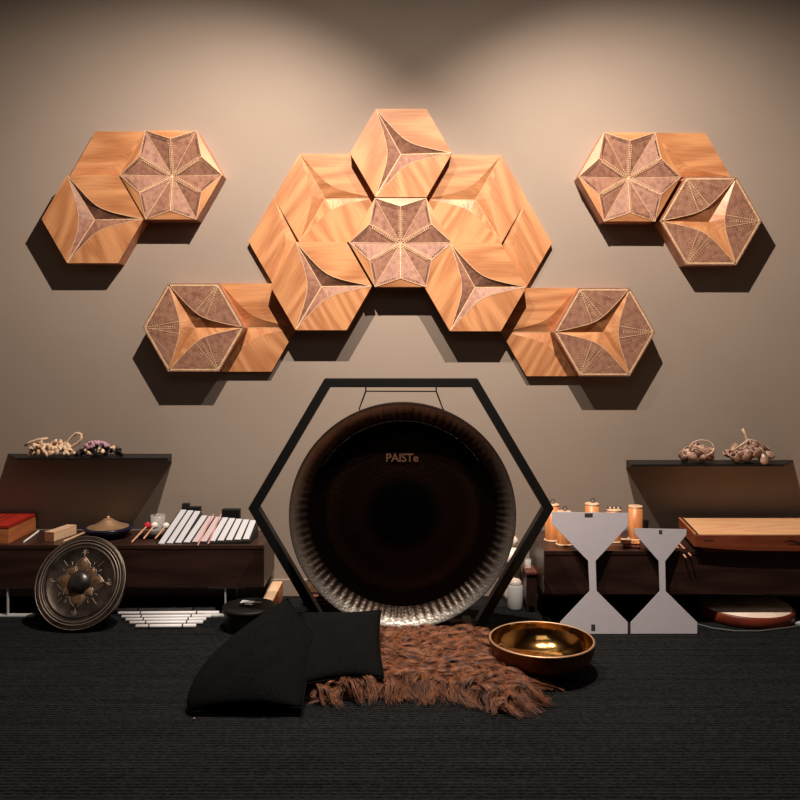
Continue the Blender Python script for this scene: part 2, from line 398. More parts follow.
# ---------------------------------------------------------------- benches
BT = .334
def bench(label, x0, x1, yf, feet):
    root = thing('low_bench', label, 'bench', ((x0+x1)/2, (yf+WY)/2, 0), group='dark low benches along the wall'); cx, cy = (x0+x1)/2, (yf+WY)/2
    hx, hy = (x1-x0)/2, (WY-.016-yf)/2
    obj('body', bx(-hx, hx, -hy-.008, hy-.008, .137, BT-.02), M['bench'], root, bevel=.002)
    obj('top_board', bx(-hx, hx, -hy-.010, hy-.008, BT-.0195, BT), M['bench'], root, bevel=.002)
    for fx, wt, wb in feet:
        lg = obj('leg', bx(fx-cx-.003+wt, fx-cx+.003+wt, -hy, -hy+.012, .006, .131), M['chrome'], root)
        obj('mounting_plate', bx(fx-cx-.06, fx-cx+.11, -hy, -hy+.03, .1311, .1369), M['chrome'], lg)
        obj('foot_bar', bx(fx-cx-.08, fx-cx+.09, -hy-.004, -hy+.03, 0, .006), M['chrome'], lg)
        obj('leg', bx(fx-cx-.003+wt, fx-cx+.003+wt, hy-.04, hy-.02, 0, .1369), M['chrome'], root)
    return root
bench('long dark walnut low bench on the left under the wall shelf', -2.25, -.629, 3.83, [(-1.79, -.03, 0), (-.83, .02, 0)])
bench('long dark walnut low bench on the right behind the hourglass plates', .647, 2.25, 3.72, [(1.86, 0, 0)])

# ---------------------------------------------------------------- gong and its frame
GY = 3.57
root = thing('gong_stand', 'black hexagonal metal frame standing on the rug around the big gong', 'gong stand', (P(401, 500, GY).x, GY, 0))
HT, HW, BAR = 1.114, .655, .038
def hexring():
    bm = bmesh.new(); zc = HT/2
    def pts(d):
        ap = HT/2-d; r = HW*(ap/(HT/2))
        return [(r, zc), (r/2, zc+ap), (-r/2, zc+ap), (-r, zc), (-r/2, zc-ap), (r/2, zc-ap)]
    o_, i_ = pts(0), pts(BAR); y0, y1 = -.025, .035
    vo = [[bm.verts.new((x, y, z)) for x, z in o_] for y in (y0, y1)]; vi = [[bm.verts.new((x, y, z)) for x, z in i_] for y in (y0, y1)]
    for a in range(6):
        b = (a+1) % 6
        bm.faces.new([vo[0][a], vo[0][b], vi[0][b], vi[0][a]]); bm.faces.new([vo[1][a], vi[1][a], vi[1][b], vo[1][b]])
        bm.faces.new([vo[0][a], vo[1][a], vo[1][b], vo[0][b]]); bm.faces.new([vi[0][a], vi[0][b], vi[1][b], vi[1][a]])
    bmesh.ops.recalc_face_normals(bm, faces=bm.faces[:]); return bm
obj('hexagon_frame', hexring(), M['black'], root, bevel=.002)
gx = root.location.x
for sx in (-1, 1):
    obj('foot', bx(sx*.30-.02, sx*.30+.02, .0352, .25, 0, .012), M['black'], root, bevel=.002)
    obj('hanger_hook', tube([(sx*.152, .005, HT-BAR+.0005), (sx*.152, .005, HT-BAR-.022)], .003), M['black'], root)
gc = P(402.5, 513.5, GY); GR = .483
root = thing('gong', 'huge dark bronze gong with hammered silvery lower rim hanging in the hexagonal frame', 'gong', (gc.x, GY, gc.z))
def gong_mat():
    m, n, l, b = base('dark_hammered_bronze', (.02, .012, .008, 1), .4, 1)
    t = n.new('ShaderNodeTexCoord'); sx = n.new('ShaderNodeSeparateXYZ'); l.new(t.outputs['Object'], sx.inputs[0])
    cb = n.new('ShaderNodeCombineXYZ'); l.new(sx.outputs[0], cb.inputs[0]); l.new(sx.outputs[2], cb.inputs[1])
    ln = n.new('ShaderNodeVectorMath'); ln.operation = 'LENGTH'; l.new(cb.outputs[0], ln.inputs[0])
    mu = n.new('ShaderNodeMath'); mu.operation = 'MULTIPLY'; mu.inputs[1].default_value = 2; l.new(ln.outputs['Value'], mu.inputs[0])
    no = n.new('ShaderNodeTexNoise'); no.inputs['Scale'].default_value = 14; no.inputs['Detail'].default_value = 6; l.new(t.outputs['Object'], no.inputs['Vector'])
    ma = n.new('ShaderNodeMath'); ma.operation = 'MULTIPLY_ADD'; ma.inputs[1].default_value = .06; l.new(no.outputs['Fac'], ma.inputs[0]); l.new(mu.outputs[0], ma.inputs[2])
    st = [(0, (.003, .003, .003, 1)), (.28, (.004, .003, .003, 1)), (.40, (.022, .010, .006, 1)), (.55, (.018, .009, .006, 1)), (.66, (.035, .016, .009, 1)), (.71, (.012, .007, .005, 1)), (.84, (.014, .009, .007, 1)), (.90, (.09, .07, .058, 1)), (.975, (.60, .55, .50, 1))]
    l.new(ramp(n, l, ma.outputs[0], st), b.inputs['Base Color'])
    vo = n.new('ShaderNodeTexVoronoi'); vo.inputs['Scale'].default_value = 80; l.new(t.outputs['Object'], vo.inputs['Vector'])
    bump(n, l, b, vo.outputs['Distance'], .45, .0022)
    l.new(ramp(n, l, ma.outputs[0], [(0, (.6, .6, .6, 1)), (.8, (.5, .5, .5, 1)), (1, (.36, .36, .36, 1))]), b.inputs['Roughness'])
    return m
TX = Matrix.Rotation(PI/2, 4, 'X')       # lathe axis z -> -y
gm = gong_mat()
prof = [(0, .004), (.12, .004), (.20, .0), (.28, -.002), (.36, -.003), (.40, 0)]
obj('playing_face', lathe(prof, 96, mtx=TX), gm, root, True)
bm = bmesh.new(); seg = 480; rs = [.400, .412, .424, .436, .448, .460, .472, .480, .483]; rings = []
for j, r in enumerate(rs):
    zz = (r-.40)*.75
    if r > .478: zz = .078*.75-(r-.478)*.8
    ring = []
    for i in range(seg):
        a = 2*PI*i/seg; h = .0026*math.sin(a*88+1.5*math.sin(a*7))*math.sin(PI*min(1, max(0, (r-.396)/.055)))
        ring.append(bm.verts.new((r*math.cos(a), -(zz+h), r*math.sin(a))))
    rings.append(ring)
ring = [bm.verts.new((.478*math.cos(2*PI*i/seg), .03, .478*math.sin(2*PI*i/seg))) for i in range(seg)]; rings.append(ring)
ring = [bm.verts.new((.40*math.cos(2*PI*i/seg), .012, .40*math.sin(2*PI*i/seg))) for i in range(seg)]; rings.append(ring)
for a, b in zip(rings[:8], rings[1:8]):
    for i in range(seg): j = (i+1) % seg; bm.faces.new([a[i], a[j], b[j], b[i]])
for v in [v for r_i in rings[8:] for v in r_i]: bm.verts.remove(v)
bmesh.ops.recalc_face_normals(bm, faces=bm.faces[:])
if bm.faces[0].normal.y > 0: bmesh.ops.reverse_faces(bm, faces=bm.faces[:])
obj('hammered_rim', bm, gm, root, True)
obj('rolled_edge', lathe([(.4801, .060), (.483, .054), (.4835, .040), (.480, -.03), (.40, -.012)], 192, mtx=TX), M['patina'], root, True)
def text(name, s, size, mat, parent, mtx, ext=.0004, sx=1.0):
    cu = bpy.data.curves.new(name, 'FONT'); cu.body = s; cu.size = size; cu.extrude = ext; cu.align_x = 'CENTER'; cu.align_y = 'CENTER'; cu.space_character = .95
    cu.offset = size*.012
    tmp = bpy.data.objects.new(name, cu); C.objects.link(tmp)
    me = bpy.data.meshes.new_from_object(tmp); bpy.data.objects.remove(tmp)
    me.transform(mtx @ Matrix.Diagonal((sx, 1, 1, 1))); me.materials.append(mat)
    o = bpy.data.objects.new(name, me); C.objects.link(o); o.parent = parent; return o
text('lettering', 'PAISTe', .050, M['logo'], root, Matrix.Translation((-.002, -.004, .239)) @ Matrix.Rotation(PI/2, 4, 'X'))
bm = bmesh.new()
for sx in (-1, 1):
    x = (.152+gx*0)*sx+(gx-gc.x)
    tube([(x, .005, HT-BAR-.018-gc.z), (sx*.18+(gx-gc.x), -.004, .452), (sx*.183, .02, .44)], .0032, bm)
tube([(-.152+gx-gc.x, .005, HT-BAR-.018-gc.z), (.152+gx-gc.x, .005, HT-BAR-.019-gc.z)], .0026, bm)
obj('hanging_cord', bm, M['cordblack'], root)

# ---------------------------------------------------------------- nipple gong leaning on the left bench
th = math.atan2(.152, .334)
gb = FL(82, 632); R_ = .203
root = thing('nipple_gong', 'round dark bronze gong with raised boss and lotus petals leaning on the left bench', 'gong', (gb.x-.036, 3.635, .004), (-th, 0, math.radians(-4)))
def nip_mat():
    m, n, l, b = base('smoky_bronze', (.05, .035, .03, 1), .38, .85)
    t = n.new('ShaderNodeTexCoord'); no = n.new('ShaderNodeTexNoise'); no.inputs['Scale'].default_value = 16; no.inputs['Detail'].default_value = 6; l.new(t.outputs['Object'], no.inputs['Vector'])
    l.new(ramp(n, l, no.outputs['Fac'], [(.35, (.055, .044, .040, 1)), (.65, (.15, .12, .10, 1))]), b.inputs['Base Color']); bump(n, l, b, no.outputs['Fac'], .3, .004)
    return m
nm = nip_mat(); mark = base('scratched_bronze_line', (.45, .35, .28, 1), .5, .6)[0]
T0 = Matrix.Translation((0, -.03, R_)) @ TX
prof = [(.052, .001), (.10, 0), (.150, 0), (.153, .004), (.157, 0), (.165, -.001), (.168, .004), (.172, 0), (.180, -.002), (.184, .004), (.190, .001), (.197, .003), (.203, -.004), (.200, -.034), (.190, -.034), (.190, -.006), (.05, -.004)]
obj('gong_disc', lathe(prof, 96, mtx=T0), nm, root, True)
bossm = noise_mat('blackened_boss', (.05, .045, .045, 1), (.10, .09, .09, 1), 30, .35, .8)
obj('boss', lathe([(0, .034), (.018, .033), (.034, .028), (.046, .017), (.051, .006), (.054, -.002)], 48, mtx=T0), bossm, root, True)
pet = noise_mat('rubbed_gold_petal', (.26, .15, .08, 1), (.12, .07, .04, 1), 40, .5, .7)
for rr_ in (.2035, .184, .172):
    obj('polished_ring', lathe([(rr_-.0012, .0045 if rr_ < .2 else .0005), (rr_, .0058 if rr_ < .2 else .0022), (rr_+.0012, .0045 if rr_ < .2 else -.001)], 96, mtx=T0), mark, root, True)
for i in range(8):
    a = PI/2+i*PI/4; big = i % 2 == 0
    r0, r1, wd = (.050, .108, .030) if big else (.050, .086, .021)
    bm = bmesh.new(); N = 10; L, Rr, Mi = [], [], []
    for j in range(N+1):
        s = j/N; r = r0+(r1-r0)*s; hw = wd*(math.sin(PI*(.25+.75*s)) if s < 1 else 0)*(1 if s < .85 else .9)
        d = Vector((math.cos(a), 0, math.sin(a))); t_ = Vector((-math.sin(a), 0, math.cos(a))); b0 = Vector((0, -.030, R_))
        L.append(bm.verts.new(b0+d*r+t_*hw+Vector((0, -.001, 0)))); Rr.append(bm.verts.new(b0+d*r-t_*hw+Vector((0, -.001, 0)))); Mi.append(bm.verts.new(b0+d*r+Vector((0, -.009 if s < 1 else -.001, 0))))
    for j in range(N):
        bm.faces.new([L[j], L[j+1], Mi[j+1], Mi[j]]); bm.faces.new([Mi[j], Mi[j+1], Rr[j+1], Rr[j]])
    bmesh.ops.recalc_face_normals(bm, faces=bm.faces[:])
    obj('lotus_petal', bm, pet, root, True)
    bm = bmesh.new(); b0 = Vector((0, -.0315, R_)); d = Vector((math.cos(a), 0, math.sin(a))); t_ = Vector((-math.sin(a), 0, math.cos(a)))
    for sg in (-1, 1):   # engraved outline beside the petal
        tube([b0+d*(r0+(r1-r0)*s)+t_*sg*(wd*math.sin(PI*(.25+.75*s))+.005) for s in (0, .25, .5, .75, 1)], .0012, bm, 5)
    if big:
        tube([b0+d*(r1+.003), b0+d*(r1+.038)], .0011, bm, 5)
        for sg in (-1, 1):
            tube([b0+d*(r1+.012), b0+d*(r1+.024)+t_*sg*.010, b0+d*(r1+.020)+t_*sg*.016], .0011, bm, 5)
            tube([b0+d*(r1+.020), b0+d*(r1+.034)+t_*sg*.010], .0011, bm, 5)
    else:
        tube([b0+d*(r1+.010), b0+d*(r1+.045)], .0012, bm, 5)
        for sg in (-1, 1): tube([b0+d*(r1+.002)+t_*sg*.018, b0+d*(r1+.012)+t_*sg*.026, b0+d*(r1+.016)+t_*sg*.020], .0016, bm, 5)
    obj('engraved_line', bm, mark, root)

# ---------------------------------------------------------------- on the left bench
root = thing('wooden_box', 'orange wooden box with red lid at the left end of the left bench', 'box', (-1.925, 3.992, BT))
obj('body', bx(-.105, .105, -.140, .148, 0, .072), M['orangewood'], root, bevel=.002)
obj('lid', bx(-.107, .107, -.142, .150, .0722, .087), M['redwood'], root, bevel=.002)
bm = bmesh.new()
for i in range(3): bx(-.06+.04*i, -.056+.04*i, -.11, .11, .087, .0876, bm)
obj('tone_slot', bm, M['darkprint'], root)
root = thing('wood_block', 'small pale maple block beside the red-lidded box', 'wood block', (-1.632, 3.985, BT), (0, 0, math.radians(-14)))
obj('body', bx(-.026, .026, -.085, .085, 0, .045), M['palewood'], root, bevel=.002)
obj('end_face', bx(-.025, .025, -.0862, -.0851, .001, .044), M['endwood'], root)
a, b = Vector((-1.757, 3.87, BT+.005)), Vector((-1.79, 4.10, BT+.005))
tag(obj('beater_stick', tube([a, b], .0045), M['whitefelt']), 'thin white stick between the red-lidded box and the pale block', 'stick', 'beater sticks')
a, b = Vector((-1.575, 3.875, BT+.006)), Vector((-1.548, 4.06, BT+.006))
tag(obj('beater_stick', tube([a, b], .0055), M['palewood']), 'pale wooden stick between the maple block and the brass dome', 'stick', 'beater sticks')
root = thing('tongue_drum', 'shallow midnight blue dish with a pointed brass dome, on the left bench', 'drum', (-1.41, 4.0, BT))
obj('body', lathe([(0, 0), (.05, 0), (.085, .012), (.112, .036), (.119, .046), (.116, .050), (.098, .049)], 64), M['navy'], root, True)
obj('brass_dome', lathe([(.097, .0495), (.075, .056), (.05, .067), (.03, .080), (.016, .089), (0, .090)], 64), M['brass'], root, True)
obj('knob', lathe([(.009, .088), (.009, .096), (.006, .100), (0, .100)], 16), M['brass'], root, True)
# mallets
root = thing('cloth_roll', 'low black roll under the mallet handles on the left bench', 'cloth roll', (-1.17, 3.955, BT))
obj('roll', lathe([(0, -.075), (.008, -.075), (.0105, -.07), (.0105, .07), (.008, .075), (0, .075)], 24, mtx=Matrix.Translation((0, 0, .0106)) @ Matrix.Rotation(PI/2, 4, 'Y')), M['cloth'], root, True)
obj('tie', tube([(-.02, .0, .0216), (-.02, .011, .011), (-.02, 0, .0004), (-.02, -.011, .011), (-.02, 0, .0216)], .0008), M['cordblack'], root)
for (hx_, hy_, sx_, sy_, mm, lab, ln) in ((147.5, 525.5, 131.5, 544, 'redfelt', 'mallet with crimson ball head, leftmost beside the white metallophone', 0),
                                 (154.5, 525.5, 143.5, 538.5, 'whitefelt', 'mallet with white ball head right beside the crimson one', 0),
                                 (166, 526, 155, 538.5, 'whitefelt', 'mallet with white ball head half hidden by the first metallophone bar', 0)):
    h = P(hx_, hy_, 4.03); s_ = P(sx_, sy_, 3.84)
    # handle passes over the cloth roll and its tail rests on the board
    ys = 3.86; s_ = Vector(((sx_-400)/F*ys, ys, BT+.005)); 
    if sy_ < 540: ys = 3.91; s_ = Vector(((sx_-400)/F*ys, ys, BT+.010))
    root = thing('mallet', lab, 'mallet', s_, group='ball-headed mallets')
    obj('handle', tube([(0, 0, 0), h-s_], .0042), M['stick'], root)
    obj('head', ball(h-s_, .0175), M[mm], root, True)
root = thing('drinking_glass', 'small clear glass behind the ball-headed mallets', 'glass', (P(157, 500, 4.09).x, 4.105, BT))
obj('tumbler', lathe([(0, 0), (.033, 0), (.036, .085), (.034, .085), (.031, .004), (0, .004)], 32), M['glass'], root, True)
# metallophone
root = thing('metallophone', 'metallophone with eleven white metal bars on the left bench', 'metallophone', (-.92, 3.97, BT))
near = [((150+45.2*i)/5.333+130, (287-2.4*i)/5.333+490+.5) for i in range(11)]
far = [(272+37*i, (98 if i < 3 else 118)+3.6*i) for i in range(11)]
far = [(x/5.333+130, y/5.333+490+2) for x, y in far]
off = Vector((-.92, 3.97, BT)); Y0 = 3.86; bars = []
for i, ((nx, ny), (fx_, fy)) in enumerate(zip(near, far)):
    Yf = Y0+.235-.009*i
    a = P(nx+3, ny, Y0); b = P(fx_+3, fy, Yf); bars.append((a, b))
    d = (b-a).normalized(); s = Vector((0, 0, 1)).cross(d).normalized()*.0145; up = d.cross(-s).normalized()
    if up.z < 0: up = -up
    o = obj('tone_bar', prism([a+s-off, b+s-off, b-s-off, a-s-off], up, .005), M['pinkreflection' if i in (4, 5) else 'white'], root, bevel=.0012)
    if i in (4, 5): o['label'] = 'white tone bar with painted pink reflection'
l0, l1, r1_, r0_ = bars[0][0], bars[0][1], bars[-1][1], bars[-1][0]
dn = Vector((0, 0, -.003)); ex = Vector((.022, 0, 0)); zt = Vector((0, 0, 0))
bm = bmesh.new()
nr = [l0-ex]+[a for a, b in bars]+[r0_+ex]; fr = [l1-ex]+[b for a, b in bars]+[r1_+ex]
nr = [p+Vector((0, -.010, -.004))-off for p in nr]; fr = [p+Vector((0, .010, -.001))-off for p in fr]
tn, tf = [bm.verts.new(p) for p in nr], [bm.verts.new(p) for p in fr]
bn, bf = [bm.verts.new((p.x, p.y, 0)) for p in nr], [bm.verts.new((p.x, p.y, 0)) for p in fr]
for i in range(len(nr)-1):
    for q_ in ((tn[i], tn[i+1], tf[i+1], tf[i]), (bn[i], bf[i], bf[i+1], bn[i+1]), (tn[i], bn[i], bn[i+1], tn[i+1]), (tf[i], tf[i+1], bf[i+1], bf[i])): bm.faces.new(q_)
bm.faces.new([tn[0], tf[0], bf[0], bn[0]]); bm.faces.new([tn[-1], bn[-1], bf[-1], tf[-1]])
bmesh.ops.recalc_face_normals(bm, faces=bm.faces[:])
obj('resonator_box', bm, M['blackplastic'], root)
q = P(192, 508, 4.13)-off
obj('rear_bracket', bx(q.x-.045, q.x+.05, .128, .155, 0, q.z+.012), M['blackplastic'], root, bevel=.003)
q = P(187, 504, 4.13)-off
obj('rear_bracket', bx(q.x-.018, q.x+.018, .1283, .1547, q.z-.025, q.z+.008), M['blackplastic'], root, bevel=.003)
for (x0, y0, x1, y1, lab) in ((213.5, 515, 197.5, 546.5, 'thin pink stick lying across the metallophone, left one of two'), (221, 515, 208, 545, 'thin pink stick lying across the metallophone, right one of two')):
    a = P(x0, y0, 4.075); b = P(x1, y1, 3.825)+Vector((0, 0, .0))
    tag(obj('beater_stick', tube([a+Vector((0, 0, .004)), b+Vector((0, 0, .004))], .0036), M['pinkstick']), lab, 'stick', 'pink sticks across the metallophone')
q = P(231, 509, 4.12)
root = thing('speaker_box', 'small black box against the wall behind the metallophone', 'box', (q.x, 4.125, BT))
obj('body', bx(-.045, .045, -.012, .02, 0, q.z-BT), M['blackplastic'], root, bevel=.003)
obj('front_grille', bx(-.038, .038, -.0135, -.0121, .008, q.z-BT-.008), M['black'], root)

# ---------------------------------------------------------------- floor, left of the gong
root = thing('tube_chimes', 'bundle of six white chime tubes lying on the rug beside the nipple gong', 'chimes', (-1.12, 3.78, 0))
tb = [(117, 215, 610), (118.5, 219, 613.5), (122, 211, 617), (126, 206, 620), (130, 203, 623), (136, 196, 626.5)]
for x0, x1, y in tb:
    a, b = FL(x0, y, .01), FL(x1, y-.8, .01); o_ = Vector((-1.12, 3.78, 0))
    tb_o = obj('tube', tube([a-o_, b-o_], .0088, seg=14), M['tube'], root, True)
    for f_ in (.22, .78):
        p = a.lerp(b, f_)-o_; obj('cord_band', tube([p-Vector((.003, 0, 0)), p+Vector((.003, 0, 0))], .0100, seg=14), M['cordblack'], tb_o)
dc = FL(249, 605, .10)
root = thing('practice_drum', 'low round black drum with white emblem beside the left pillow', 'drum', (dc.x, dc.y, 0))
obj('shell', lathe([(0, 0), (.108, 0), (.110, .004), (.110, .088)], 64), M['blackplastic'], root, True)
obj('drum_head', lathe([(.1101, .080), (.117, .082), (.118, .097), (.112, .100), (0, .099)], 64), M['black'], root, True)
bm = bmesh.new()
for i in range(9):
    x = -.046+.0105*i; h = .040-.0028*i
    prism([Vector((x, .030, .1003)), Vector((x+.0075, .030, .1003)), Vector((x+.0125, .030+h, .1003)), Vector((x+.005, .030+h, .1003))], (0, 0, 1), .0004, bm)
bx(-.028, .022, .008, .014, .1003, .1007, bm)
obj('emblem', bm, M['whiteprint'], root)
root = thing('wooden_beam', 'pale wooden beam on the floor under the right end of the left bench', 'beam', (-.613, 3.97, 0))
obj('beam', bx(-.027, .026, -.165, .165, 0, .081), M['palewood'], root, bevel=.002)
obj('side_face', bx(.0261, .0285, -.164, .164, .001, .080), M['orangewood'], root)
bc = FL(321, 603)
def stripe_mat():
    m, n, l, b = base('striped_terracotta', (.5, .2, .13, 1), .7)
    t = n.new('ShaderNodeTexCoord'); s = n.new('ShaderNodeSeparateXYZ'); l.new(t.outputs['Object'], s.inputs[0])
    mu = n.new('ShaderNodeMath'); mu.operation = 'MULTIPLY'; mu.inputs[1].default_value = 2*PI/.021; l.new(s.outputs[2], mu.inputs[0])
    si = n.new('ShaderNodeMath'); si.operation = 'SINE'; l.new(mu.outputs[0], si.inputs[0])
    l.new(ramp(n, l, si.outputs[0], [(0, srgb(70, 36, 28)), (.25, srgb(236, 160, 130))]), b.inputs['Base Color']); return m
root = thing('striped_pot', 'terracotta pot with dark stripes on the floor behind the gong', 'pot', (bc.x, 4.02, 0))
obj('body', lathe([(0, 0), (.060, 0), (.078, .02), (.086, .05), (.082, .085)], 48), stripe_mat(), root, True)
obj('neck', lathe([(.0821, .086), (.070, .115), (.055, .135), (.058, .15), (.050, .15), (.047, .135)], 48), noise_mat('olive_glaze', srgb(96, 84, 58), srgb(120, 82, 56), 12, .4), root, True)

# ---------------------------------------------------------------- cushions
def cushion(label, cs, th_, bow, nrm, zipat=None, lb=0):
    cen = sum(cs, Vector())/4; base_ = Vector((cen.x, cen.y, 0))
    root = thing('cushion', label, 'cushion', base_)
    N = 28; c00, c10, c11, c01 = [c-base_ for c in cs]; nn = Vector(nrm).normalized(); bm = bmesh.new(); g = {}
    for side in (1, -1):
        for i in range(N+1):
            for j in range(N+1):
                u, v = i/N, j/N
                # edges pull inwards between the corners
                pu = u+(u-.5)*-.10*math.sin(PI*v)*bow; pv = v+(v-.5)*-.10*math.sin(PI*u)*bow
                pu -= lb*(1-u)**1.5*math.sin(PI*v**.75)
                p = c00*(1-pu)*(1-pv)+c10*pu*(1-pv)+c11*pu*pv+c01*(1-pu)*pv
                h = (math.sin(PI*u)*math.sin(PI*v))**.45*th_/2
                wr = .010*math.sin(9*u+5*v*v+side)*math.sin(PI*u)*math.sin(PI*v)+.004*math.sin(23*u-14*v)*(math.sin(PI*u)*math.sin(PI*v))
                if i in (0, N) or j in (0, N):
                    if side == -1: continue
                    g[(1, i, j)] = g[(-1, i, j)] = bm.verts.new(p)
                else: g[(side, i, j)] = bm.verts.new(p+nn*side*(h+wr))
    for side in (1, -1):
        for i in range(N):
            for j in range(N):
                bm.faces.new([g[(side, i, j)], g[(side, i+1, j)], g[(side, i+1, j+1)], g[(side, i, j+1)]])
    for v in bm.verts: v.co.z = max(v.co.z, .002)
    bmesh.ops.recalc_face_normals(bm, faces=bm.faces[:])
    edge = [g[(1, i, 0)].co.copy() for i in range(N+1)]+[g[(1, N, j)].co.copy() for j in range(1, N+1)]+[g[(1, i, N)].co.copy() for i in range(N-1, -1, -1)]+[g[(1, 0, j)].co.copy() for j in range(N-1, -1, -1)]
    obj('cover', bm, M['cloth'], root, True)
    obj('seam', tube(edge, .003, seg=6), M['cloth'], root, True)
    if zipat: obj('zip_pull', ball(zipat-base_, .007, sc=(1, .5, 1.2)), M['zip'], root, True)
    return root
cs = [P(197, 716, 2.80), P(300, 708, 2.84), P(322, 634, 3.16), P(287, 600, 3.24)]
cs = [FL(200, 714, .03), FL(302, 708, .03), P(318, 640, 3.14), P(283, 603, 3.22)]
cs[0] = P(192, 712, 2.79); cs[3] = P(288, 598, 3.24)
cushion('large black linen cushion in front of the low round drum', cs, .19, .4, (-.45, -.75, .55), FL(194, 720, .012), lb=.30)
cs = [FL(296, 686, .062), FL(384, 678, .062), FL(381, 610, .17), FL(300, 612, .17)]
cushion('smaller black linen cushion lying on the brown fur', cs, .12, .8, (0, -.6, .8))

# ---------------------------------------------------------------- fur rug
out = [FL(x, y) for x, y in ((366, 634), (420, 630), (468, 632), (488, 644), (500, 668), (522, 690), (524, 712), (500, 712), (470, 700), (430, 694), (390, 692), (345, 700), (312, 700), (322, 684), (350, 668))]
cen = sum(out, Vector())/len(out)
root = thing('fur_rug', 'shaggy reddish brown sheepskin on the rug between the cushions and the bronze bowl', 'fur rug', (cen.x, cen.y, 0))
bm = bmesh.new(); rel = [p-cen for p in out]; tp = [bm.verts.new(p*.97+Vector((0, 0, .012))) for p in rel]; bt = [bm.verts.new((p.x, p.y, 0)) for p in rel]; cv = bm.verts.new((0, 0, .03))
for i in range(len(rel)):
    j = (i+1) % len(rel); bm.faces.new([tp[i], tp[j], cv]); bm.faces.new([bt[i], bt[j], tp[j], tp[i]])
bmesh.ops.recalc_face_normals(bm, faces=bm.faces[:])
obj('hide', bm, noise_mat('brown_hide', (.05, .02, .012, 1), (.07, .03, .018, 1), 20, .9), root)
def inside(x, y):
    c_ = False; n_ = len(rel)
    for i in range(n_):
        a, b = rel[i], rel[i-1]
        if (a.y > y) != (b.y > y) and x < (b.x-a.x)*(y-a.y)/(b.y-a.y)+a.x: c_ = not c_
    return c_
rv = random.Random(3); verts, faces = [], []
BRND = 14
xs = [p.x for p in rel]; ys_ = [p.y for p in rel]
nclump = 0
while nclump < 1150:
    x, y = rv.uniform(min(xs), max(xs)), rv.uniform(min(ys_), max(ys_))
    if not inside(x, y): continue
    nclump += 1
    ang = -1.2+1.5*math.sin(x*7+1.3)*math.cos(y*6)+rv.gauss(0, .5)+1.0*math.sin(y*11+x*5)
    if y < -.15: ang = rv.gauss(-.35, .7)
    L0 = rv.uniform(.12, .24); curl = rv.gauss(0, 1.3)
    hh = rv.uniform(.012, .050)
    nst = 18
    edge_k = min(1.0, .35+min((Vector((x, y, 0))-((a+(b-a)*max(0, min(1, (Vector((x, y, 0))-a).dot(b-a)/(b-a).length_squared))))).length for a, b in zip(rel, rel[1:]+rel[:1]))/.12)
    L0 *= edge_k
    for k_ in range(nst):
        ox, oy = rv.gauss(0, .011), rv.gauss(0, .011); L = L0*rv.uniform(.8, 1.1); wd = rv.uniform(.0008, .0016); cu_ = curl+rv.gauss(0, .15)
        cx_, cy_, z = x, y, .012; ps = []
        for s in range(8):
            f_ = s/7; an = ang+cu_*math.sin(f_*PI*1.3); kk = 1-.8*f_**.7
            ps.append((cx_+ox*kk, cy_+oy*kk, max(.003, .010+hh*math.sin(PI*min(1, .12+f_*.9)**.8)+.018*(1-f_)), an)); st_ = L/7
            cx_ += math.cos(an)*st_; cy_ += math.sin(an)*st_
        b0 = len(verts)
        for s, (px_, py_, pz_, aa) in enumerate(ps):
            ww = wd*(1-.7*s/7); nx_, ny_ = -math.sin(aa)*ww, math.cos(aa)*ww
            verts += [(px_+nx_, py_+ny_, pz_), (px_, py_, pz_+ww*1.2), (px_-nx_, py_-ny_, pz_)]
        for s in range(7):
            for e in (0, 1):
                i0 = b0+s*3+e; faces.append((i0, i0+1, i0+4, i0+3))
fo = obj('fur', (verts, [], faces), noise_mat('russet_fur', (.26, .092, .038, 1), (.05, .016, .008, 1), 30, .5, spec=.3), root, True)
fo['kind'] = 'stuff'

# ---------------------------------------------------------------- singing bowl
zc = .125; q = Vector((.545, 3.19, 0)); r = .202
root = thing('singing_bowl', 'large polished bronze singing bowl on the rug beside the brown fur', 'singing bowl', q)
ins = [(0, .012), (.08, .014), (.13, .026), (.165, .050), (.185, .080), (.192, .105), (.1935, zc)]
outp = [(0, 0), (.085, 0), (.135, .012), (.172, .038), (.192, .070), (.200, .100), (r, zc-.003)]
obj('outer_wall', lathe(outp, 96), M['bowlout'], root, True)
obj('inner_wall', lathe(ins, 96), M['gold'], root, True)
obj('rim', lathe([(r, zc-.0029), (r, zc), (.199, zc+.002), (.196, zc+.002), (.1936, zc+.0001)], 96), M['brass'], root, True)

# ---------------------------------------------------------------- hourglass plates leaning on the right bench
def leaning(label, pts, slots, ybot, yb):
    """plane through (y=ybot,z=0) and (y=yb,z=BT)"""
    sl = (yb-ybot)/BT
    def hit(px, py):
        kx, kz = (px-HX)/F, (py-HY)/F; Y = (ybot+sl*CZ)/(1+sl*kz); return Vector((kx*Y, Y, CZ-kz*Y))
    w3 = [hit(*p) for p in pts]; mz = min(p.z for p in w3)
    cx = sum(p.x for p in w3)/len(w3); o_ = Vector((cx, ybot, 0))
    nrm = Vector((0, -1, sl)).normalized()
    root = thing('hourglass_plate', label, 'metal plate', o_, group='hourglass metal plates')
    sh = Vector((0, 0, -mz+.001))
    obj('plate', prism([p-o_+sh for p in w3], nrm, .004), M['plate'], root, bevel=.0008)
    for s in slots:
        obj('slot', prism([hit(*p)-o_+sh+nrm*.0042 for p in s], nrm, .0006), M['slot'], root)
    return root
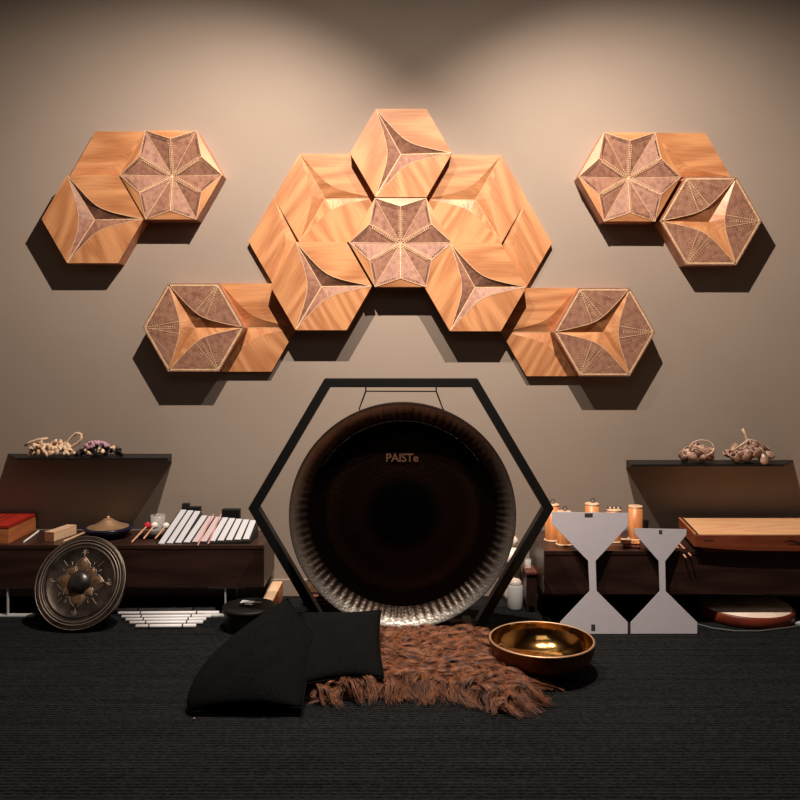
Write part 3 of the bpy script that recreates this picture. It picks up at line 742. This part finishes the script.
leaning('tall pale grey hourglass-shaped metal plate, left one of two', [(552, 511), (628, 512), (628, 525), (595.5, 560), (596.5, 590), (627.5, 621), (627.5, 633), (560, 633), (560, 621), (589.5, 590), (588, 560), (551.5, 523)],
        [[(584.5, 512.5), (592.5, 512.5), (592.5, 516.5), (584.5, 516.5)], [(591, 623.5), (595, 623.5), (595, 630), (591, 630)]], 3.60, 3.70)
leaning('shorter pale grey hourglass-shaped metal plate, right one of two', [(633, 527), (686.5, 528), (686, 534), (665, 560), (665.5, 590), (697, 621), (697, 632.5), (630.5, 632.5), (630.5, 621), (659.5, 590), (658.5, 560), (635, 533)],
        [[(658.6, 529), (662, 529), (662, 533), (658.6, 533)]], 3.602, 3.70)

# ---------------------------------------------------------------- bamboo chimes on the right bench
def chime(px, Y, ztop, label, rr=.0325, ring=True):
    X = (px-HX)/F*Y; h = ztop-BT
    root = thing('bamboo_chime', label, 'chime', (X, Y, BT), group='bamboo chimes on the right bench')
    obj('base_disc', lathe([(0, 0), (rr*1.18, 0), (rr*1.18, .005), (rr*.9, .007)], 32), M['palewood'], root, True)
    obj('bamboo_tube', lathe([(rr, .0071), (rr, h-.006), (rr-.004, h-.006), (rr-.004, h-.02)], 32), M['bamboo'], root, True)
    obj('cap', lathe([(rr+.001, h-.0059), (rr+.001, h-.001), (rr-.003, h), (0, h)], 32), M['palewood'], root, True)
    if ring:
        pts = [(.010*math.cos(t)+.004, 0, h+.0118+.010*math.sin(t)) for t in [i*2*PI/14 for i in range(15)]]
        obj('hanging_ring', tube(pts, .0017), M['cordblack'], root, True)
zt = lambda y, Y: CZ-(y-HY)/F*Y
chime(552, 3.925, zt(504, 3.92), 'bamboo chime closest to the gong frame, on the right bench')
chime(564, 3.84, zt(511, 3.84), 'short bamboo chime just behind the upper left corner of the tall hourglass plate')
chime(592, 3.93, zt(503, 3.93), 'bamboo chime peeking above the slot of the tall hourglass plate')
chime(614, 3.90, zt(509, 3.90), 'bamboo chime behind the upper right corner of the tall hourglass plate', ring=False)
chime(635.5, 3.95, zt(505.5, 3.95), 'tall bamboo chime standing between the two hourglass plates', ring=False)
cst = Vector(((614-400)/F*3.90, 3.90, zt(509, 3.90)))
root = thing('shell_string', 'short string of pale shell beads on top of the chime behind the tall plate', 'bead string', cst)
for i in range(7):
    obj('shell_bead', ball(Vector((-.028+.0095*i, .004*math.sin(i*2), .0048)), .0055, sc=(1, .8, .85), sub=1), M['ceramic' if i % 2 else 'speck'], root, True)
q = P(633, 545, 3.80)
root = thing('castanet', 'small wooden clapper with pale top between the two hourglass plates', 'clapper', (q.x-.012, 3.79, BT), (0, 0, math.radians(-18)))
obj('lower_shell', bx(-.036, .042, -.022, .022, 0, .016), M['cherry'], root, bevel=.006)
obj('upper_shell', bx(-.046, .040, -.024, .022, .0165, .028), M['bamboo'], root, bevel=.006)
obj('pale_lid', bx(-.046, .014, -.022, .020, .0285, .034), M['palewood'], root, bevel=.002)
q = P(646, 523, 4.08)
tag(obj('cork_stopper', lathe([(0, 0), (.012, 0), (.015, .045), (.016, .062), (0, .064)], 20), M['blackplastic'], loc=(q.x, 4.09, BT)), 'small black bottle-shaped weight behind the shorter hourglass plate', 'weight')

# ---------------------------------------------------------------- monochord
MT = .409; X0, X1 = 1.315, 2.1; yf = 3.695
SHR = .05
root = thing('monochord', 'long cherry wood monochord with pale soundboard on the right bench', 'monochord', ((X0+X1)/2, 3.92, BT)); cx = (X0+X1)/2
L = -(cx-X0); Rr = X1-cx; y0, y1 = yf-3.92, 4.055-3.92; h = MT-BT
front = [Vector((L+.0, y0, h)), Vector((L+.0, y0, .024)), Vector((L+.10, y0, .014)), Vector((L+.26, y0, .006)), Vector((Rr, y0, 0)), Vector((Rr, y0, h))]
obj('front_side', prism(front, (0, 1, 0), .012), M['cherry'], root, bevel=.001)
obj('rear_side', bx(L+SHR, Rr, y1-.012, y1, 0, h), M['cherry'], root)
def slant(a0, a1, z0, z1, e=0.0):
    return prism([Vector((a0, y0+e, z0)), Vector((a1, y0+e, z0)), Vector((a1+SHR, y1-e, z0)), Vector((a0+SHR, y1-e, z0))], (0, 0, 1), z1-z0)
obj('end_block', slant(L, L+.012, .024, h, .0121), M['cherry'], root)
obj('bottom_board', bx(L+.0121+SHR, Rr, y0+.0121, y1-.0121, 0, .008), M['cherry'], root)
obj('soundboard', prism([Vector((L+.026, y0+.001, h+.0001)), Vector((Rr, y0+.001, h+.0001)), Vector((Rr, y1-.001, h+.0001)), Vector((L+.026+SHR, y1-.001, h+.0001))], (0, 0, 1), .0039), M['spruce'], root)
obj('end_moulding', slant(L-.001, L+.009, h+.0001, h+.007), M['orangewood'], root, bevel=.001)
obj('string_bridge', slant(L+.0115, L+.0175, h+.0001, h+.009, .008), M['darkprint'], root)
obj('end_moulding', slant(L+.019, L+.0255, h+.0001, h+.006), M['palewood'], root, bevel=.001)
bm = bmesh.new()
for i in range(5): bx(L+.040+.009*i, L+.046+.009*i, y0-.0008, y0-.0001, h-.026, h-.020, bm)
obj('engraved_mark', bm, M['darkprint'], root)
def swoosh(cx_, cz_, wd, ht, fl):
    bm = bmesh.new(); N = 12; a, b = [], []
    for i in range(N+1):
        s = i/N*2-1; z = cz_+fl*ht*math.sin(s*PI)*.45; t_ = ht*.28*(1-s*s)**.7+.0003
        a.append(bm.verts.new((cx_+s*wd, y0-.0008, z+t_))); b.append(bm.verts.new((cx_+s*wd, y0-.0008, z-t_)))
    for i in range(N): bm.faces.new([a[i], a[i+1], b[i+1], b[i]])
    return bm
sx_ = (797-400)/F*yf-cx
obj('sound_hole', swoosh(sx_, h-.030, .058, .014, -1), M['darkprint'], root)
obj('sound_hole', swoosh(sx_+.006, h-.041, .045, .008, -1), M['darkprint'], root)
for dx, lab in ((0, 'short pale stick hanging over the bench edge, left one of two'), (.022, 'short pale stick hanging over the bench edge beside the monochord, right one of two')):
    a = P(673, 541, 3.84)+Vector((dx, 0, 0)); a.z = BT+.012; b = P(689, 558, 3.69)+Vector((dx-.012, 0, dx*.4))
    tag(obj('beater_stick', tube([a, b], .0038), M['stick']), lab, 'stick', 'short sticks beside the monochord')

# ---------------------------------------------------------------- under and beside the right bench
root = thing('frame_drum', 'round frame drum with white skin and red hoop under the right bench', 'drum', (1.61, 3.872, 0))
obj('hoop', lathe([(.200, .004), (.212, 0), (.217, .004), (.217, .045), (.213, .0495), (.206, .0495), (.204, .02)], 96), M['hoop'], root, True)
obj('drum_skin', lathe([(.2059, .047), (.205, .049), (0, .049)], 96), M['skin'], root, True)
pts = [FL(x, y, .004) for x, y in ((697, 624), (712, 628), (735, 631), (760, 631), (785, 628), (812, 624), (850, 623))]
tag(obj('cable', tube(pts, .0032), M['cable']), 'thin grey cable on the rug in front of the frame drum', 'cable')
root = thing('side_table', 'tiny dark red-brown side table at the left end of the right bench', 'side table', (.62, 3.96, 0))
obj('table_top', bx(-.026, .026, -.07, .07, .178, .19), wood('mahogany', srgb(120, 66, 52), srgb(86, 44, 34), 90, 'Z'), root, bevel=.002)
for sx in (-1, 1):
    for sy in (-1, 1): obj('leg', bx(sx*.020-.005, sx*.020+.005, sy*.06-.005, sy*.06+.005, 0, .1779), M['bench'], root)
obj('front_panel', bx(-.0149, .0149, -.064, -.058, .03, .1779), M['bench'], root)
obj('side_panel', bx(-.024, -.018, -.0549, .0549, .03, .1779), M['bench'], root)
tag(obj('tealight_glass', lathe([(0, 0), (.014, 0), (.016, .045), (.0145, .045), (.0125, .003), (0, .003)], 24), M['glass'], smooth=True, loc=(.612, 3.96, .19)), 'small clear glass cup on the tiny side table', 'glass')
vc = P(514, 560, 4.06)
root = thing('gourd_vase', 'white gourd-shaped ceramic vase on the floor behind the gong', 'vase', (vc.x-.006, 4.085, 0))
obj('body', lathe([(0, 0), (.035, 0), (.042, .03), (.040, .09), (.034, .13), (.050, .185), (.066, .205), (.060, .235), (.028, .262), (.020, .27)], 48), M['ceramic'], root, True)
obj('knob_lid', lathe([(.0205, .2701), (.030, .284), (.030, .300), (.018, .316), (0, .319)], 32), M['ceramic'], root, True)
root = thing('frosted_jar', 'frosted white glass jar on the floor beside the tiny side table', 'jar', (P(515, 590, 3.95).x, 3.95, 0))
obj('jar_body', lathe([(0, 0), (.034, 0), (.037, .01), (.037, .11), (.030, .12)], 32), M['frost'], root, True)
obj('stopper', lathe([(.031, .1201), (.031, .133), (.02, .143), (0, .145)], 32), M['ceramic'], root, True)

# ---------------------------------------------------------------- rattles on the shelves
def pods(root, n, ext, size, mats, sc, seed, name='seed_pod', zf=.8):
    rr = random.Random(seed); protos = []
    for m_ in mats: protos.append(obj(name, ball(Vector(), size, sc=sc, sub=2), m_, root, True))
    used = 0
    for i in range(n):
        if used < len(protos): o = protos[used]; used += 1
        else: o = rr.choice(protos).copy(); C.objects.link(o)
        a = rr.uniform(0, 2*PI); q_ = math.sqrt(rr.random()); x = q_*math.cos(a)*ext[0]; y = q_*math.sin(a)*ext[1]
        top = ext[2]*math.sqrt(max(0, 1-q_*q_)); z = size*zf+rr.random()**.6*top
        o.location = (x, y, z); o.rotation_euler = (rr.uniform(-.9, .9), rr.uniform(-1.2, 1.2), rr.uniform(0, 6.28)); o.parent = root
        s = rr.uniform(.8, 1.2); o.scale = (s, s, s)
SZL = .715; SZR = .684; SY = 4.05
q = P(51, 450, SY)
root = thing('seed_rattle', 'cream seed pod rattle with a looped cord handle on the left wall shelf', 'rattle', (q.x, SY, SZL), group='shell rattles on the wall shelves')
pods(root, 85, (.115, .05, .066), .0145, [M['seed']], (.62, .62, 1.25), 1)
lp = [Vector(P(x, y, SY)-Vector((q.x, SY, SZL))) for x, y in ((62, 450), (66, 444), (71, 437.5), (76.5, 433), (81, 434), (81.5, 438), (78, 443), (71, 447), (64, 450))]
obj('cord_loop', tube(lp, .0068), M['seed'], root, True)
lp = [Vector(P(x, y, SY)-Vector((q.x, SY, SZL))) for x, y in ((24.5, 445.5), (31, 442), (39, 439.5), (48, 438.5))]
obj('cord_end', tube(lp, .0066), M['seed'], root, True)
q = P(100, 450, SY)
root = thing('seed_rattle', 'dark plum and mauve seed rattle beside the cream one on the left wall shelf', 'rattle', (q.x, SY, SZL), group='shell rattles on the wall shelves')
pods(root, 100, (.118, .055, .044), .0108, [M['speck'], M['speck'], M['purple'], M['seed']], (.8, .8, 1.1), 2)
rr = random.Random(5); first = None
for i in range(44):
    a = rr.uniform(0, 2*PI); q_ = math.sqrt(rr.random())
    loc = (-.018+q_*math.cos(a)*.06, q_*math.sin(a)*.045, .046+.026*math.sqrt(1-q_*q_))
    if first is None: o = first = obj('seed_bead', ball(Vector(), .0085, sub=2), M['pink'], root, True)
    else: o = first.copy(); C.objects.link(o); o.parent = root
    if rr.random() < .3:
        pass
    o.location = loc
def nuts(px, n, ext, label, seed, extra):
    q = P(px, 450, SY)
    root = thing('nut_rattle', label, 'rattle', (q.x, SY, SZR), group='shell rattles on the wall shelves')
    rr = random.Random(seed)
    def shell_bm():
        bm = bmesh.new(); prof = [(0, -.022), (.010, -.020), (.018, -.010), (.021, .003), (.017, .015), (.013, .019), (.010, .016), (.013, .003), (.008, -.010), (0, -.014)]
        lathe(prof, 18, bm); return bm
    p0 = obj('nut_shell', shell_bm(), M['nut'], root, True); cnt = 0
    for i in range(n):
        o = p0 if i == 0 else p0.copy()
        if i: C.objects.link(o); o.parent = root
        a = i*2.39996; q_ = math.sqrt((i+.5)/n); x, y = q_*math.cos(a)*ext[0], q_*math.sin(a)*ext[1]
        o.location = (x, y, .021+ext[2]*math.sqrt(max(0, 1-q_*q_))*rr.uniform(.3, 1)); o.rotation_euler = (rr.uniform(-1.5, 1.5), rr.uniform(-1.5, 1.5), rr.uniform(0, 6)); s = rr.uniform(1.15, 1.5); o.scale = (s*.9, s*.7, s*1.15)
    for pts, r_, nm_ in extra:
        obj(nm_, tube([P(x, y, SY-dy)-Vector((q.x, SY, SZR)) for x, y, dy in pts], r_), M['twine'], root, True)
nuts(697.5, 26, (.070, .045, .070), 'small brown nut shell rattle with a twine ring on the right wall shelf', 11,
     [([(702+12*math.cos(t), 450+8*math.sin(t)-2, .05+.01*math.sin(t*2)) for t in [i*2*PI/16 for i in range(17)]], .0032, 'twine_ring'), ([(693, 443, .055), (701, 449, .062), (710, 459, .055)], .0028, 'twine_strand')])
nuts(749, 34, (.100, .05, .070), 'larger brown nut shell rattle with a bent stick handle on the right wall shelf', 12,
     [([(742.5, 429, .0), (745, 434, 0), (747, 440, 0), (746, 446, .0)], .0062, 'stick_handle'), ([(734, 450, .05), (741, 445, .055), (749, 439.5, .05), (756, 441, .045), (759, 446, .04)], .0038, 'twine_strand'), ([(759, 447, .05), (766, 453, .058)], .0025, 'twine_strand')])
